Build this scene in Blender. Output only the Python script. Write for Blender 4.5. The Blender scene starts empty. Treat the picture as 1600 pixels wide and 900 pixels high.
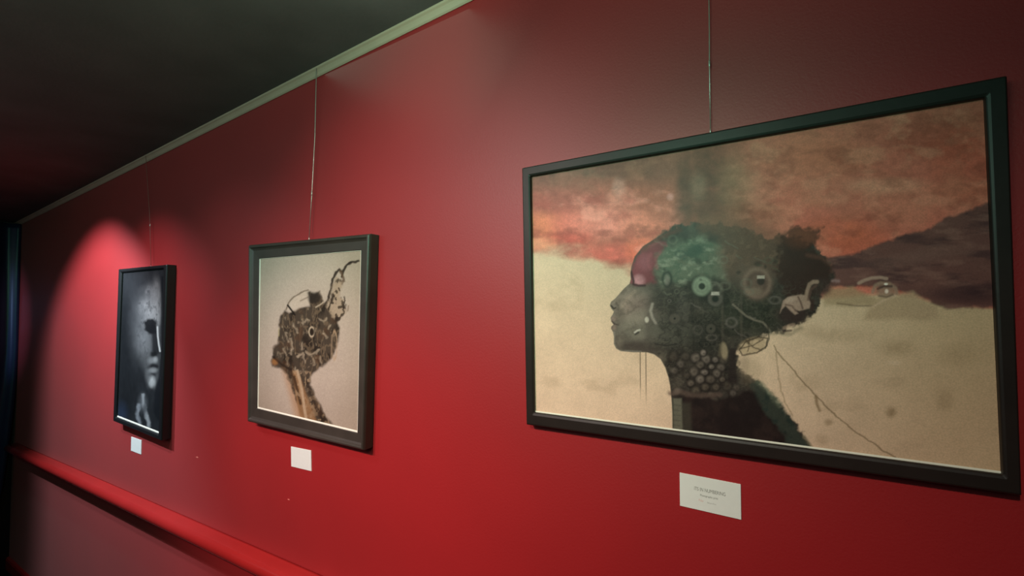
import bpy, bmesh, math
import numpy as np
from mathutils import Vector, Matrix

scene = bpy.context.scene
C = scene.collection
scene.view_settings.view_transform = 'Standard'
scene.view_settings.look = 'None'
scene.view_settings.exposure = 0.0
scene.view_settings.gamma = 1.0

# ------------------------------------------------------------------ survey of the place
EYE = 1.67                     # eye height, metres
D = 0.84                       # distance eye -> picture wall (wall plane y = D)
YAW, PITCH, ROLL, FPX = 0.518673396, 0.0342806051, -0.00893083225, 650.0
SLOPE = 0.0415                 # the corridor is a gentle ramp

def cam_axes():
    cy, sy = math.cos(YAW), math.sin(YAW); cp, sp = math.cos(PITCH), math.sin(PITCH)
    f = Vector((-sy*cp, cy*cp, sp)); r = Vector((cy, sy, 0)); u = r.cross(f)
    c, s = math.cos(ROLL), math.sin(ROLL)
    return c*r + s*u, -s*r + c*u, f
CR, CU, CF = cam_axes()

def at(px, py, Y=D):
    """point of the vertical plane y=Y seen at that place of the photograph"""
    d = CF + CR*((px-800)/FPX) - CU*((py-450)/FPX)
    d = d*(Y/d.y)
    return Vector((d.x, d.y, d.z+EYE))

def ceil_z(x): return EYE + 0.803 + SLOPE*x
def floor_z(x): return 0.012 + SLOPE*x

cam_d = bpy.data.cameras.new('camera'); cam = bpy.data.objects.new('camera', cam_d); C.objects.link(cam)
cam_d.sensor_width = 36.0; cam_d.lens = FPX/1600*36.0
cam_d.clip_start = 0.02
m = Matrix((CR, CU, -CF)).transposed().to_4x4(); m.translation = Vector((0, 0, EYE)); cam.matrix_world = m
scene.camera = cam

# ------------------------------------------------------------------ colour and materials
def lin(c):
    c = np.asarray(c, dtype=np.float64)/255.0
    return np.where(c <= 0.04045, c/12.92, ((c+0.055)/1.055)**2.4)
def L4(c, g=1.0):
    v = lin(c)*g
    return (float(v[0]), float(v[1]), float(v[2]), 1.0)

def mat(name, col, rough=0.5, metal=0.0, spec=0.5, noise=0.0, nscale=40.0, bump=0.0, bscale=200.0, coat=0.0, g=1.0, stretch=None):
    mt = bpy.data.materials.new(name); mt.use_nodes = True
    nt = mt.node_tree; b = nt.nodes['Principled BSDF']
    b.inputs['Base Color'].default_value = L4(col, g)
    b.inputs['Roughness'].default_value = rough; b.inputs['Metallic'].default_value = metal
    b.inputs['Specular IOR Level'].default_value = spec
    b.inputs['Coat Weight'].default_value = coat; b.inputs['Coat Roughness'].default_value = 0.15
    tc = nt.nodes.new('ShaderNodeTexCoord')
    src = tc.outputs['Object']
    if stretch:
        mp = nt.nodes.new('ShaderNodeMapping'); mp.inputs['Scale'].default_value = stretch
        nt.links.new(src, mp.inputs['Vector']); src = mp.outputs['Vector']
    if noise > 0:
        n = nt.nodes.new('ShaderNodeTexNoise'); n.inputs['Scale'].default_value = nscale; n.inputs['Detail'].default_value = 6
        nt.links.new(src, n.inputs['Vector'])
        r = nt.nodes.new('ShaderNodeMapRange'); r.inputs['From Min'].default_value = .3; r.inputs['From Max'].default_value = .7
        r.inputs['To Min'].default_value = 1-noise; r.inputs['To Max'].default_value = 1+noise
        nt.links.new(n.outputs['Fac'], r.inputs['Value'])
        hv = nt.nodes.new('ShaderNodeHueSaturation'); hv.inputs['Color'].default_value = L4(col, g)
        nt.links.new(r.outputs['Result'], hv.inputs['Value']); nt.links.new(hv.outputs['Color'], b.inputs['Base Color'])
    if bump > 0:
        n2 = nt.nodes.new('ShaderNodeTexNoise'); n2.inputs['Scale'].default_value = bscale; n2.inputs['Detail'].default_value = 4
        nt.links.new(src, n2.inputs['Vector'])
        bp = nt.nodes.new('ShaderNodeBump'); bp.inputs['Strength'].default_value = bump; bp.inputs['Distance'].default_value = 0.002
        nt.links.new(n2.outputs['Fac'], bp.inputs['Height']); nt.links.new(bp.outputs['Normal'], b.inputs['Normal'])
    return mt

M = {}
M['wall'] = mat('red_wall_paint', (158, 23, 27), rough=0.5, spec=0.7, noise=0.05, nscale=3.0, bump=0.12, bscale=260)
_b = M['wall'].node_tree.nodes['Principled BSDF']
_b.inputs['Sheen Weight'].default_value = 0.10; _b.inputs['Sheen Roughness'].default_value = 0.45
_b.inputs['Sheen Tint'].default_value = (1.0, .95, .85, 1)
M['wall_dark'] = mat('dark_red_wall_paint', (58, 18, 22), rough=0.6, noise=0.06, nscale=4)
M['ceiling'] = mat('dark_ceiling_paint', (98, 80, 80), rough=0.9, spec=0.1, noise=0.12, nscale=5, bump=.2, bscale=90)
M['trim'] = mat('pale_cove_paint', (188, 140, 122), rough=0.6, noise=0.05, nscale=12)
M['rail'] = mat('glossy_red_rail_paint', (168, 38, 36), rough=0.24, spec=0.6, noise=0.04, nscale=9, bump=.06, bscale=60)
M['carpet'] = mat('dark_carpet', (34, 18, 20), rough=1.0, spec=0.1, noise=0.3, nscale=220, bump=.8, bscale=500)
M['frame_black'] = mat('black_stained_frame', (38, 29, 26), rough=0.45, spec=0.3, noise=0.14, nscale=18, bump=.1, bscale=90, stretch=(1, 1, 1))
M['frame_brown'] = mat('dark_brown_frame', (60, 53, 47), rough=0.42, spec=0.45, noise=0.14, nscale=16, bump=.1, bscale=90)
M['frame_charcoal'] = mat('charcoal_frame', (24, 24, 25), rough=0.4, spec=0.45, noise=0.12, nscale=16)
M['slip'] = mat('off_white_slip', (228, 224, 208), rough=0.5, noise=0.02, nscale=60)
M['card'] = mat('white_card', (226, 230, 222), rough=0.65, spec=0.2, noise=0.015, nscale=90)
M['ink'] = mat('grey_ink', (120, 124, 116), rough=0.8, noise=0.03, nscale=90)
M['ink_pale'] = mat('pale_grey_ink', (176, 178, 172), rough=0.8, noise=0.03, nscale=90)
M['ink_red'] = mat('pale_red_ink', (214, 176, 168), rough=0.8, noise=0.03, nscale=90)
M['wire'] = mat('steel_wire', (205, 190, 180), rough=0.35, metal=0.7, noise=0.05, nscale=50)
M['nylon'] = mat('faint_nylon_line', (150, 96, 88), rough=0.4, noise=0.05, nscale=50)
M['speck'] = mat('pale_plaster', (214, 120, 104), rough=0.8, noise=0.05, nscale=50)
M['curtain'] = mat('dark_blue_satin', (30, 36, 62), rough=0.30, spec=0.4, noise=0.1, nscale=14)
M['door'] = mat('dark_door_paint', (30, 16, 20), rough=0.4, noise=0.08, nscale=10)
M['brass'] = mat('dull_metal', (120, 110, 100), rough=0.35, metal=1.0, noise=0.05, nscale=30)

def art_mat(name, rough=0.4, g=1.0):
    mt = bpy.data.materials.new(name); mt.use_nodes = True
    nt = mt.node_tree; b = nt.nodes['Principled BSDF']
    a = nt.nodes.new('ShaderNodeAttribute'); a.attribute_name = 'pigment'
    tc = nt.nodes.new('ShaderNodeTexCoord')
    n = nt.nodes.new('ShaderNodeTexNoise'); n.inputs['Scale'].default_value = 480; n.inputs['Detail'].default_value = 3
    r = nt.nodes.new('ShaderNodeMapRange'); r.inputs['From Min'].default_value = .3; r.inputs['From Max'].default_value = .7
    r.inputs['To Min'].default_value = .90*g; r.inputs['To Max'].default_value = 1.10*g
    nt.links.new(tc.outputs['Object'], n.inputs['Vector']); nt.links.new(n.outputs['Fac'], r.inputs['Value'])
    hv = nt.nodes.new('ShaderNodeHueSaturation')
    nt.links.new(a.outputs['Color'], hv.inputs['Color']); nt.links.new(r.outputs['Result'], hv.inputs['Value'])
    nt.links.new(hv.outputs['Color'], b.inputs['Base Color'])
    b.inputs['Roughness'].default_value = rough; b.inputs['Specular IOR Level'].default_value = 0.18
    return mt

# ------------------------------------------------------------------ object helpers
def mesh_obj(name, bm, material, parent=None, smooth=False):
    me = bpy.data.meshes.new(name)
    bmesh.ops.recalc_face_normals(bm, faces=bm.faces)
    bm.to_mesh(me); bm.free()
    me.materials.append(material)
    if smooth:
        for p in me.polygons: p.use_smooth = True
    o = bpy.data.objects.new(name, me); C.objects.link(o)
    if parent is not None: o.parent = parent
    return o

def thing(name, label, cat, loc, group=None):
    o = bpy.data.objects.new(name, None); C.objects.link(o)
    o.empty_display_size = .1
    o.location = loc; o['label'] = label; o['category'] = cat
    if group: o['group'] = group
    return o
def tag(o, label, cat, group=None):
    o['label'] = label; o['category'] = cat
    if group: o['group'] = group
def struct(o, label, cat):
    o['kind'] = 'structure'; o['label'] = label; o['category'] = cat
    return o

def add_hexa(bm, pts):
    v = [bm.verts.new(p) for p in pts]
    for f in ((0,1,2,3), (7,6,5,4), (0,4,5,1), (1,5,6,2), (2,6,7,3), (3,7,4,0)):
        bm.faces.new([v[i] for i in f])
def add_box(bm, x0, x1, y0, y1, z0, z1, skew=0.0):
    P = []
    for z in (z0, z1):
        for (x, y) in ((x0, y0), (x1, y0), (x1, y1), (x0, y1)):
            P.append((x, y, z+skew*x))
    add_hexa(bm, P)
def add_tube(bm, pts, rad, seg=10):
    rings = []
    for i, p in enumerate(pts):
        p = Vector(p)
        a = Vector(pts[max(i-1, 0)]); b = Vector(pts[min(i+1, len(pts)-1)])
        t = (b-a).normalized()
        s = t.orthogonal().normalized() if i == 0 else (s-t*s.dot(t)).normalized()
        w = t.cross(s)
        r = rad[i] if isinstance(rad, (list, tuple)) else rad
        rings.append([bm.verts.new(p+s*math.cos(2*math.pi*k/seg)*r+w*math.sin(2*math.pi*k/seg)*r) for k in range(seg)])
    for a, b in zip(rings, rings[1:]):
        for k in range(seg): bm.faces.new((a[k], a[(k+1) % seg], b[(k+1) % seg], b[k]))
    bm.faces.new(rings[0][::-1]); bm.faces.new(rings[-1])
def add_sweep(bm, prof, x0, x1, slope, z_of, n=24):
    """profile (y, z) swept along x, following the ramp"""
    rings = []
    for i in range(n+1):
        x = x0+(x1-x0)*i/n
        rings.append([bm.verts.new((x, y, z_of(x)+z)) for y, z in prof])
    k = len(prof)
    for a, b in zip(rings, rings[1:]):
        for j in range(k): bm.faces.new((a[j], a[(j+1) % k], b[(j+1) % k], b[j]))
    bm.faces.new(rings[0][::-1]); bm.faces.new(rings[-1])

# ------------------------------------------------------------------ the setting
XL, XR = -4.64, 2.6            # far end of the corridor, end behind the camera
YL = -0.95                     # opposite wall
def slab(name, x0, x1, y0, y1, zf0, zf1, material):
    bm = bmesh.new()
    P = [(x0, y0, zf0(x0)), (x1, y0, zf0(x1)), (x1, y1, zf0(x1)), (x0, y1, zf0(x0)),
         (x0, y0, zf1(x0)), (x1, y0, zf1(x1)), (x1, y1, zf1(x1)), (x0, y1, zf1(x0))]
    add_hexa(bm, P)
    return mesh_obj(name, bm, material)
o = slab('wall_right', XL, XR, D, D+.12, lambda x: floor_z(x)-.05, lambda x: ceil_z(x)+.05, M['wall'])
struct(o, 'long satin red wall carrying the three framed pictures', 'wall')
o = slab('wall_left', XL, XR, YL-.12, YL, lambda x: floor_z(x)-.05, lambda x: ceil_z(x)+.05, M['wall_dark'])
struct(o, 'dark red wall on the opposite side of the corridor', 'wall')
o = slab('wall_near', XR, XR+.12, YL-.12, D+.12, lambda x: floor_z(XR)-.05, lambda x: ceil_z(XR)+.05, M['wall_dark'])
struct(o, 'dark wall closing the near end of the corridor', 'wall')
o = slab('floor', XL-.1, XR, YL-.12, D+.12, lambda x: floor_z(x)-.10, floor_z, M['carpet'])
struct(o, 'dark carpeted ramp floor of the corridor', 'floor')
o = slab('ceiling', XL-.1, XR, YL-.12, D+.12, ceil_z, lambda x: ceil_z(x)+.1, M['ceiling'])
struct(o, 'dark ceiling with a dim green sheen above the red wall', 'ceiling')
# far end wall with its doorway
bm = bmesh.new()
add_box(bm, XL-.12, XL, YL-.12, D+.12, floor_z(XL)-.05, ceil_z(XL)+.05)
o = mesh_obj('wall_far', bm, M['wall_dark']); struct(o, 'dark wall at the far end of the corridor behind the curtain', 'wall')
# cove trim in the angle of wall and ceiling
prof = [(D, -.020), (D-.003, -.022), (D-.007, -.019), (D-.010, -.013), (D-.014, -.008), (D-.019, -.005), (D-.020, 0.0), (D, 0.0)]
bm = bmesh.new(); add_sweep(bm, prof, XL, XR, SLOPE, ceil_z)
o = mesh_obj('trim_1', bm, M['trim']); struct(o, 'thin pale cove moulding between red wall and dark ceiling', 'trim')
# skirting board
prof = [(D, 0), (D-.016, 0), (D-.016, .064), (D-.012, .075), (D-.004, .081), (D, .081)]
bm = bmesh.new(); add_sweep(bm, prof, XL, XR, SLOPE, floor_z)
o = mesh_obj('baseboard_right', bm, M['rail']); struct(o, 'low red skirting board at the foot of the red wall', 'baseboard')
# corner post at the far end
bm = bmesh.new(); add_box(bm, XL, XL+.035, D-.05, D, floor_z(XL)+.0, ceil_z(XL)-.03)
bmesh.ops.bevel(bm, geom=bm.edges[:], offset=.004, segments=2, affect='EDGES')
o = mesh_obj('trim_2', bm, M['door']); struct(o, 'dark upright door casing at the far left end of the red wall', 'trim')

# the handrail
def rail_z(x): return EYE - 0.787 + 0.0372*x
prof = [(D, -.001), (D-.008, -.002), (D-.018, -.0035)]
for k in range(0, 15):
    a = math.radians(72-k*172/14)
    prof.append((D-.034-.025*math.cos(a), -.027+.025*math.sin(a)))
prof += [(D-.024, -.053), (D-.014, -.056), (D, -.057)]
bm = bmesh.new(); add_sweep(bm, prof, -4.50, XR-.2, 0, rail_z, 40)
o = mesh_obj('handrail', bm, M['rail'], smooth=False)
for p in o.data.polygons: p.use_smooth = len(p.vertices) == 4
tag(o, 'glossy red rounded dado handrail running along the lower red wall', 'handrail')

# curtain at the far end
bm = bmesh.new()
zt = at(30, 300, D-.05).z; 
edge = [(36, 400), (35, 450), (34, 500), (33, 545), (30, 590), (24, 640), (18, 685), (12, 725), (6, 762), (-4, 800), (-20, 850)]
CX = XL+.10
def on_end(px, py, X=CX):
    d = CF + CR*((px-800)/FPX) - CU*((py-450)/FPX); d = d*(X/d.x); return Vector((d.x, d.y, d.z+EYE))
E = [on_end(*e) for e in edge]
E = [Vector((CX, E[0].y, ceil_z(CX)-.02))] + E + [Vector((CX, E[-1].y-.02, floor_z(CX)+.03))]
# resample edge by height
zs = np.linspace(E[-1].z, E[0].z, 70)
ze = np.array([e.z for e in E])[::-1]; ye = np.array([e.y for e in E])[::-1]
rows = []
for z in zs:
    y1 = float(np.interp(z, ze, ye)); y0 = YL+.03
    row = []
    for i in range(121):
        t = i/120.0; y = y0+(y1-y0)*t
        dx = .022*math.sin(t*2*math.pi*11.0+1.35) + .010*math.sin(t*2*math.pi*5.3+z*1.5)
        # the last fold rolls back at the free edge
        dx -= .05*max(0, (t-.985)/.015)**2
        row.append(bm.verts.new((CX+dx, y, z)))
    rows.append(row)
for a, b in zip(rows, rows[1:]):
    for i in range(120): bm.faces.new((a[i], a[i+1], b[i+1], b[i]))
bm.normal_update()
o = mesh_obj('curtain', bm, M['curtain'], smooth=True)
sm = o.modifiers.new('thickness', 'SOLIDIFY'); sm.thickness = .003
tag(o, 'dark blue satin curtain hanging at the far left end of the corridor', 'curtain')

# ------------------------------------------------------------------ painting kit (numpy)
def _hash(ix, iy, s):
    h = (ix*374761393 + iy*668265263 + s*1442695041) & 0xffffffff
    h = ((h ^ (h >> 13))*1274126177) & 0xffffffff
    h = h ^ (h >> 16)
    return (h & 0xffff)/65535.0
def vnoise(x, y, s=0):
    ix = np.floor(x).astype(np.int64); iy = np.floor(y).astype(np.int64)
    fx = x-ix; fy = y-iy; fx = fx*fx*(3-2*fx); fy = fy*fy*(3-2*fy)
    a = _hash(ix, iy, s); b = _hash(ix+1, iy, s); c = _hash(ix, iy+1, s); d = _hash(ix+1, iy+1, s)
    return (a*(1-fx)+b*fx)*(1-fy)+(c*(1-fx)+d*fx)*fy
def fbm(x, y, sx, sy=None, s=0, o=4):
    sy = sy or sx; t = 0; a = .5; n = 0
    for k in range(o):
        t = t + a*vnoise(x/sx*2**k + 17.3*k, y/sy*2**k + 9.1*k, s+k*7); n += a; a *= .55
    return t/n
def sst(x, a, b):
    t = np.clip((x-a)/(b-a), 0, 1); return t*t*(3-2*t)

class Canvas:
    def __init__(s, X, Y, base):
        s.X, s.Y = X, Y
        s.col = np.ones(X.shape+(3,))*lin(base)
    def put(s, mask, c, op=1.0):
        m_ = np.clip(mask*op, 0, 1)[..., None]
        s.col = s.col*(1-m_) + lin(c)*m_
    def mul(s, f):
        s.col = s.col*np.maximum(f, 0)[..., None]
    def warp(s, amp, sc, seed):
        return (s.X+(fbm(s.X, s.Y, sc, s=seed, o=3)-.5)*2*amp, s.Y+(fbm(s.X, s.Y, sc, s=seed+50, o=3)-.5)*2*amp)
    def poly(s, P, soft=2.0, wob=0.0, wsc=12.0, seed=3):
        X, Y = s.warp(wob, wsc, seed) if wob else (s.X, s.Y)
        d = np.full(X.shape, 1e9); ins = np.zeros(X.shape, bool); n = len(P)
        for i in range(n):
            ax, ay = P[i]; bx, by = P[(i+1) % n]
            ex, ey = bx-ax, by-ay; L2 = ex*ex+ey*ey+1e-9
            t = np.clip(((X-ax)*ex+(Y-ay)*ey)/L2, 0, 1)
            d = np.minimum(d, np.hypot(X-ax-t*ex, Y-ay-t*ey))
            if ay != by:
                c = ((ay > Y) != (by > Y)) & (X < (bx-ax)*(Y-ay)/(by-ay)+ax)
                ins ^= c
        sd = np.where(ins, d, -d)
        return sst(sd, -soft, soft)
    def line(s, P, w=1.5, soft=1.0, wob=0.0, wsc=8.0, seed=5):
        X, Y = s.warp(wob, wsc, seed) if wob else (s.X, s.Y)
        d = np.full(X.shape, 1e9)
        for (ax, ay), (bx, by) in zip(P, P[1:]):
            ex, ey = bx-ax, by-ay; L2 = ex*ex+ey*ey+1e-9
            t = np.clip(((X-ax)*ex+(Y-ay)*ey)/L2, 0, 1)
            d = np.minimum(d, np.hypot(X-ax-t*ex, Y-ay-t*ey))
        return 1-sst(d, w*.5-soft*.5, w*.5+soft)
    def ell(s, cx, cy, rx, ry=None, soft=.35, rot=0.0):
        ry = ry or rx; c, n = math.cos(rot), math.sin(rot)
        u = ((s.X-cx)*c+(s.Y-cy)*n)/rx; v = (-(s.X-cx)*n+(s.Y-cy)*c)/ry
        return 1-sst(np.hypot(u, v), 1-soft, 1+soft)
    def ring(s, cx, cy, rx, ry=None, w=.25):
        ry = ry or rx
        return np.exp(-((np.hypot((s.X-cx)/rx, (s.Y-cy)/ry)-1)/w)**2)

def homography(q):
    """unit square (u right, v down) -> quad TL,TR,BR,BL"""
    src = [(0, 0), (1, 0), (1, 1), (0, 1)]; A = []; B = []
    for (u, v), (x, y) in zip(src, q):
        A.append([u, v, 1, 0, 0, 0, -u*x, -v*x]); B.append(x)
        A.append([0, 0, 0, u, v, 1, -u*y, -v*y]); B.append(y)
    h = np.linalg.solve(np.array(A, float), np.array(B, float))
    return np.append(h, 1).reshape(3, 3)

def art_mesh(name, quad_px, front_y, depth_y, painter, nx, ny, material, parent, origin):
    H = homography(quad_px)
    U, V = np.meshgrid(np.linspace(0, 1, nx), np.linspace(0, 1, ny))
    W = H[2, 0]*U+H[2, 1]*V+H[2, 2]
    X = (H[0, 0]*U+H[0, 1]*V+H[0, 2])/W; Y = (H[1, 0]*U+H[1, 1]*V+H[1, 2])/W
    col = painter(X, Y)
    # plane positions through the same projective map of the rectangle
    dx = CF.x+CR.x*((X-800)/FPX)-CU.x*((Y-450)/FPX)
    fy_ = front_y
    dy = CF.y+CR.y*((X-800)/FPX)-CU.y*((Y-450)/FPX)
    dz = CF.z+CR.z*((X-800)/FPX)-CU.z*((Y-450)/FPX)
    k = fy_/dy
    P = np.stack([dx*k-origin[0], np.full_like(dx, depth_y-origin[1]), dz*k+EYE-origin[2]], -1).reshape(-1, 3)
    me = bpy.data.meshes.new(name)
    idx = np.arange(nx*ny).reshape(ny, nx)
    F = np.stack([idx[1:, :-1], idx[1:, 1:], idx[:-1, 1:], idx[:-1, :-1]], -1).reshape(-1, 4)
    me.vertices.add(nx*ny); me.vertices.foreach_set('co', P.astype(np.float32).ravel())
    me.loops.add(F.size); me.loops.foreach_set('vertex_index', F.astype(np.int32).ravel())
    me.polygons.add(len(F)); me.polygons.foreach_set('loop_start', np.arange(0, F.size, 4, dtype=np.int32))
    me.update(calc_edges=True)
    ca = me.color_attributes.new('pigment', 'FLOAT_COLOR', 'POINT')
    rgba = np.ones((nx*ny, 4), np.float32); rgba[:, :3] = np.clip(col.reshape(-1, 3), 0, 1)
    ca.data.foreach_set('color', rgba.ravel())
    me.materials.append(material)
    o = bpy.data.objects.new(name, me); C.objects.link(o); o.parent = parent
    return o

# ------------------------------------------------------------------ the wide painting
def paint_wide(X, Y):
    c = Canvas(X, Y, (194, 178, 142))
    n1 = fbm(X, Y, 120, s=11); n2 = fbm(X, Y, 30, s=23); n3 = fbm(X, Y, 7, s=31)
    c.mul(.86+.28*n1); c.mul(.93+.14*n2)
    c.put(sst(X, 1180, 1560)*.6, (170, 152, 104))
    c.put(sst(fbm(X, Y, 60, 40, s=77), .58, .75), (158, 142, 108), .30)
    # ---- red and brown sky
    w = (fbm(X, Y, 60, 25, s=5)-.5)*46 + (fbm(X, Y, 14, 9, s=6)-.5)*12
    ybound = np.interp(X, [820, 880, 930, 965, 1000, 1100, 1250, 1290, 1340, 1400, 1450, 1500, 1570],
                       [385, 392, 402, 414, 424, 500, 470, 466, 462, 458, 468, 478, 482])
    soft = np.interp(X, [820, 1000, 1280, 1570], [14, 12, 5, 3])
    wk = np.interp(X, [820, 1000, 1250, 1330], [1, 1, .4, .12])
    sky = 1-np.clip((Y-(ybound+w*wk)+soft)/(2*soft), 0, 1)
    c.put(sky, (150, 98, 78))
    for (cx, cy, rx, ry, col, op) in [
        (900, 258, 130, 36, (96, 82, 64), .85), (1010, 245, 90, 40, (112, 84, 66), .7),
        (870, 320, 60, 24, (140, 84, 70), .7), (840, 352, 34, 20, (190, 124, 88), .8), (845, 380, 30, 10, (206, 160, 118), .6),
        (900, 350, 40, 22, (196, 118, 96), .8), (945, 345, 48, 26, (190, 130, 110), .85), (1000, 358, 34, 26, (196, 130, 104), .75),
        (955, 395, 50, 14, (180, 100, 84), .7), (1000, 388, 24, 16, (200, 112, 80), .7), (885, 372, 34, 10, (172, 78, 66), .6),
        (966, 292, 10, 14, (172, 140, 122), .7), (1046, 306, 5, 5, (210, 170, 160), .6), (1010, 300, 40, 20, (150, 96, 74), .6),
        (1120, 300, 62, 90, (84, 62, 46), .85), (1068, 310, 12, 60, (66, 54, 42), .7), (1100, 300, 40, 70, (74, 56, 42), .6), (1150, 290, 26, 46, (128, 110, 82), .55),
        (1090, 290, 12, 22, (122, 108, 86), .5), (1185, 330, 40, 16, (96, 66, 46), .7), (1165, 345, 60, 12, (92, 72, 52), .6),
        (1260, 250, 90, 40, (150, 108, 82), .6), (1330, 300, 90, 30, (142, 104, 82), .55), (1300, 240, 60, 22, (148, 96, 72), .5),
        (1390, 288, 60, 12, (172, 142, 112), .6), (1450, 215, 60, 30, (124, 72, 54), .7), (1420, 330, 50, 30, (154, 116, 90), .6),
        (1500, 170, 70, 30, (128, 82, 62), .5), (1530, 250, 60, 60, (140, 74, 52), .55), (1515, 300, 60, 24, (146, 106, 80), .6),
        (1320, 365, 60, 24, (150, 92, 62), .6), (1270, 365, 20, 14, (130, 86, 60), .5), (1350, 390, 50, 20, (150, 88, 60), .5)]:
        X2, Y2 = X, Y
        c.put(c.ell(cx, cy, rx, ry, soft=.6)*sky*(.55+.9*(fbm(X, Y, 18, 14, s=int(cx)) - .1)), col, op)
    for (sd, th, cl, cr) in ((121, .50, (200, 144, 122), (166, 130, 102)), (122, .52, (112, 66, 54), (106, 66, 50)), (123, .55, (150, 84, 70), (146, 104, 80))):
        mk = sky*sst(fbm(X, Y, 44, 26, s=sd, o=5), th, th+.2)
        c.put(mk*(1-sst(X, 1020, 1080))*sst(Y, 250, 330), cl, .55); c.put(mk*sst(X, 1120, 1180), cr, .42)
    c.put(sky*(1-sst(X, 1020, 1080))*(1-sst(Y, 270, 330))*sst(fbm(X, Y, 30, 22, s=125), .35, .6), (92, 66, 54), .5)
    st = fbm(X, Y, 40, 9, s=91); c.mul(1-(.22*(st-.5))*sky)
    st2 = fbm(X, Y, 5, 30, s=95); c.mul(1-(.16*(st2-.5))*sky*sst(X, 1240, 1180))
    c.mul(1+(fbm(X, Y, 8, 6, s=97)-.5)*.35*sky)
    c.col = c.col*(1+sky[..., None]*(np.array([.22, 0, 0])+sst(X, 1000, 1250)[..., None]*np.array([.28, .05, .03])))
    # ---- brown hill on the right
    hill = [(1240, 400), (1290, 402), (1330, 398), (1370, 382), (1420, 365), (1455, 357), (1480, 340), (1508, 330), (1545, 316), (1590, 300),
            (1590, 482), (1545, 482), (1510, 480), (1485, 483), (1462, 474), (1440, 462), (1400, 452), (1350, 447), (1290, 446), (1250, 460)]
    hm = c.poly(hill, 3, 4, 14, 8)
    c.put(hm, (92, 66, 58), .95)
    c.put(hm*sst(fbm(X, Y, 70, 18, s=44), .45, .7), (66, 46, 44), .8)
    c.put(hm*sst(fbm(X, Y, 50, 12, s=48), .55, .8), (124, 92, 78), .6)
    c.put(hm*c.ell(1520, 460, 60, 14, soft=.6), (56, 38, 38), .7)
    c.put(hm*c.ell(1440, 400, 70, 10, soft=.8, rot=-.15), (112, 84, 72), .6)
    c.put(c.poly([(1285, 462), (1300, 450), (1335, 448), (1345, 456), (1372, 466), (1380, 478), (1340, 478), (1290, 478)], 5, 3), (150, 134, 98), .8)
    c.put(c.line([(1310, 474), (1340, 478), (1372, 478)], 1.5, 2), (104, 90, 66), .7)
    # arm and mound at the second hand
    c.put(c.poly([(1368, 470), (1378, 462), (1400, 462), (1430, 456), (1448, 470), (1470, 480), (1470, 500), (1350, 500)], 5, 3), (166, 148, 112), .9)
    c.put(c.line([(1366, 480), (1382, 470), (1402, 462)], 2.5, 2.5), (188, 168, 134), .6)
    # ---- head silhouette
    head = [(985, 416), (990, 400), (1003, 384), (1022, 372), (1040, 360), (1060, 352), (1090, 347), (1130, 350), (1165, 356), (1200, 372), (1232, 366),
            (1255, 372), (1280, 390), (1298, 412), (1302, 438), (1290, 452), (1286, 462), (1276, 488), (1262, 502), (1240, 512), (1222, 516),
            (1205, 520), (1190, 526), (1176, 534), (1160, 542), (1150, 555), (1153, 575), (1168, 588), (1184, 596), (1198, 612),
            (1212, 626), (1226, 645), (1242, 664), (1258, 688), (1275, 720), (1050, 720), (1050, 650), (1048, 625), (1046, 605), (1043, 590), (1038, 575),
            (1031, 562), (1020, 554), (1008, 551), (988, 551), (968, 549), (961, 545), (957.5, 538), (957.5, 526), (956, 519), (953, 514), (953.5, 510.5),
            (957, 507.5), (953.5, 502), (952, 497), (955.5, 491.5), (957.5, 487), (953.5, 482.5), (951, 477), (953, 471.5), (959, 467), (966, 459), (974, 450), (982, 443), (984, 436), (983.5, 426)]
    hm0 = c.poly(head, 1.0)
    hm1 = c.poly(head, 3.5, 9, 9, 21)
    k = sst(X, 1010, 1050)*(1-sst(Y, 545, 570)*(1-sst(X, 1120, 1150)))
    hd = hm0*(1-k)+hm1*k
    c.put(hd, (66, 62, 52))
    # mechanical, wrinkled texture inside
    rid = 1-np.abs(fbm(X, Y, 16, 13, s=61)-.5)*6
    rid2 = 1-np.abs(fbm(X, Y, 8, 7, s=62)-.5)*6
    inner = hd*sst(X, 1000, 1040)
    c.put(inner*sst(fbm(X, Y, 20, 20, s=64), .5, .75), (92, 88, 72), .7)
    c.put(inner*sst(fbm(X, Y, 16, 20, s=66), .5, .72), (44, 38, 32), .8)
    # face
    c.put(hd*c.ell(985, 500, 44, 52, soft=.5), (112, 108, 92), .9)
    c.put(hd*c.ell(975, 530, 26, 30, soft=.6), (86, 84, 70), .8)
    c.put(hd*c.ell(988, 478, 22, 20, soft=.6), (134, 122, 104), .75)
    c.put(hd*c.ell(1000, 520, 26, 14, soft=.7), (104, 104, 86), .7)
    c.put(hd*c.ell(1000, 542, 50, 9, soft=.7), (58, 52, 44), .85)
    c.put(hd*c.ell(1004, 480, 20, 16, soft=.7), (84, 74, 64), .6)
    c.put(hd*c.line([(982, 448), (968, 464), (956, 474)], 6, 5), (118, 110, 92), .6)
    c.put(hd*c.line([(990, 455), (977, 468), (968, 482)], 3, 4), (142, 130, 108), .5)
    c.put(c.line([(953, 478), (957, 482.5), (960, 481)], 2, 1.2), (44, 38, 32), .9)
    c.put(hd*c.line([(961, 473), (964, 478), (964, 484)], 2, 2.5), (74, 68, 56), .7)
    c.put(c.line([(954, 502), (958, 506.5), (964, 508)], 1.6, 1.3), (52, 40, 36), .9)
    c.put(hd*c.ell(957, 498, 5, 4, soft=.7), (126, 112, 96), .8); c.put(hd*c.ell(957, 512, 4.5, 3.5, soft=.7), (118, 104, 88), .8)
    c.put(c.line([(957.5, 520), (958, 538), (963, 548), (1000, 550.5)], 1.3, 1.8)*hd, (150, 152, 130), .35)
    c.put(hd*c.ell(1012, 505, 10, 30, soft=.8)*sst(X, 1000, 1010), (70, 66, 56), .6)
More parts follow.
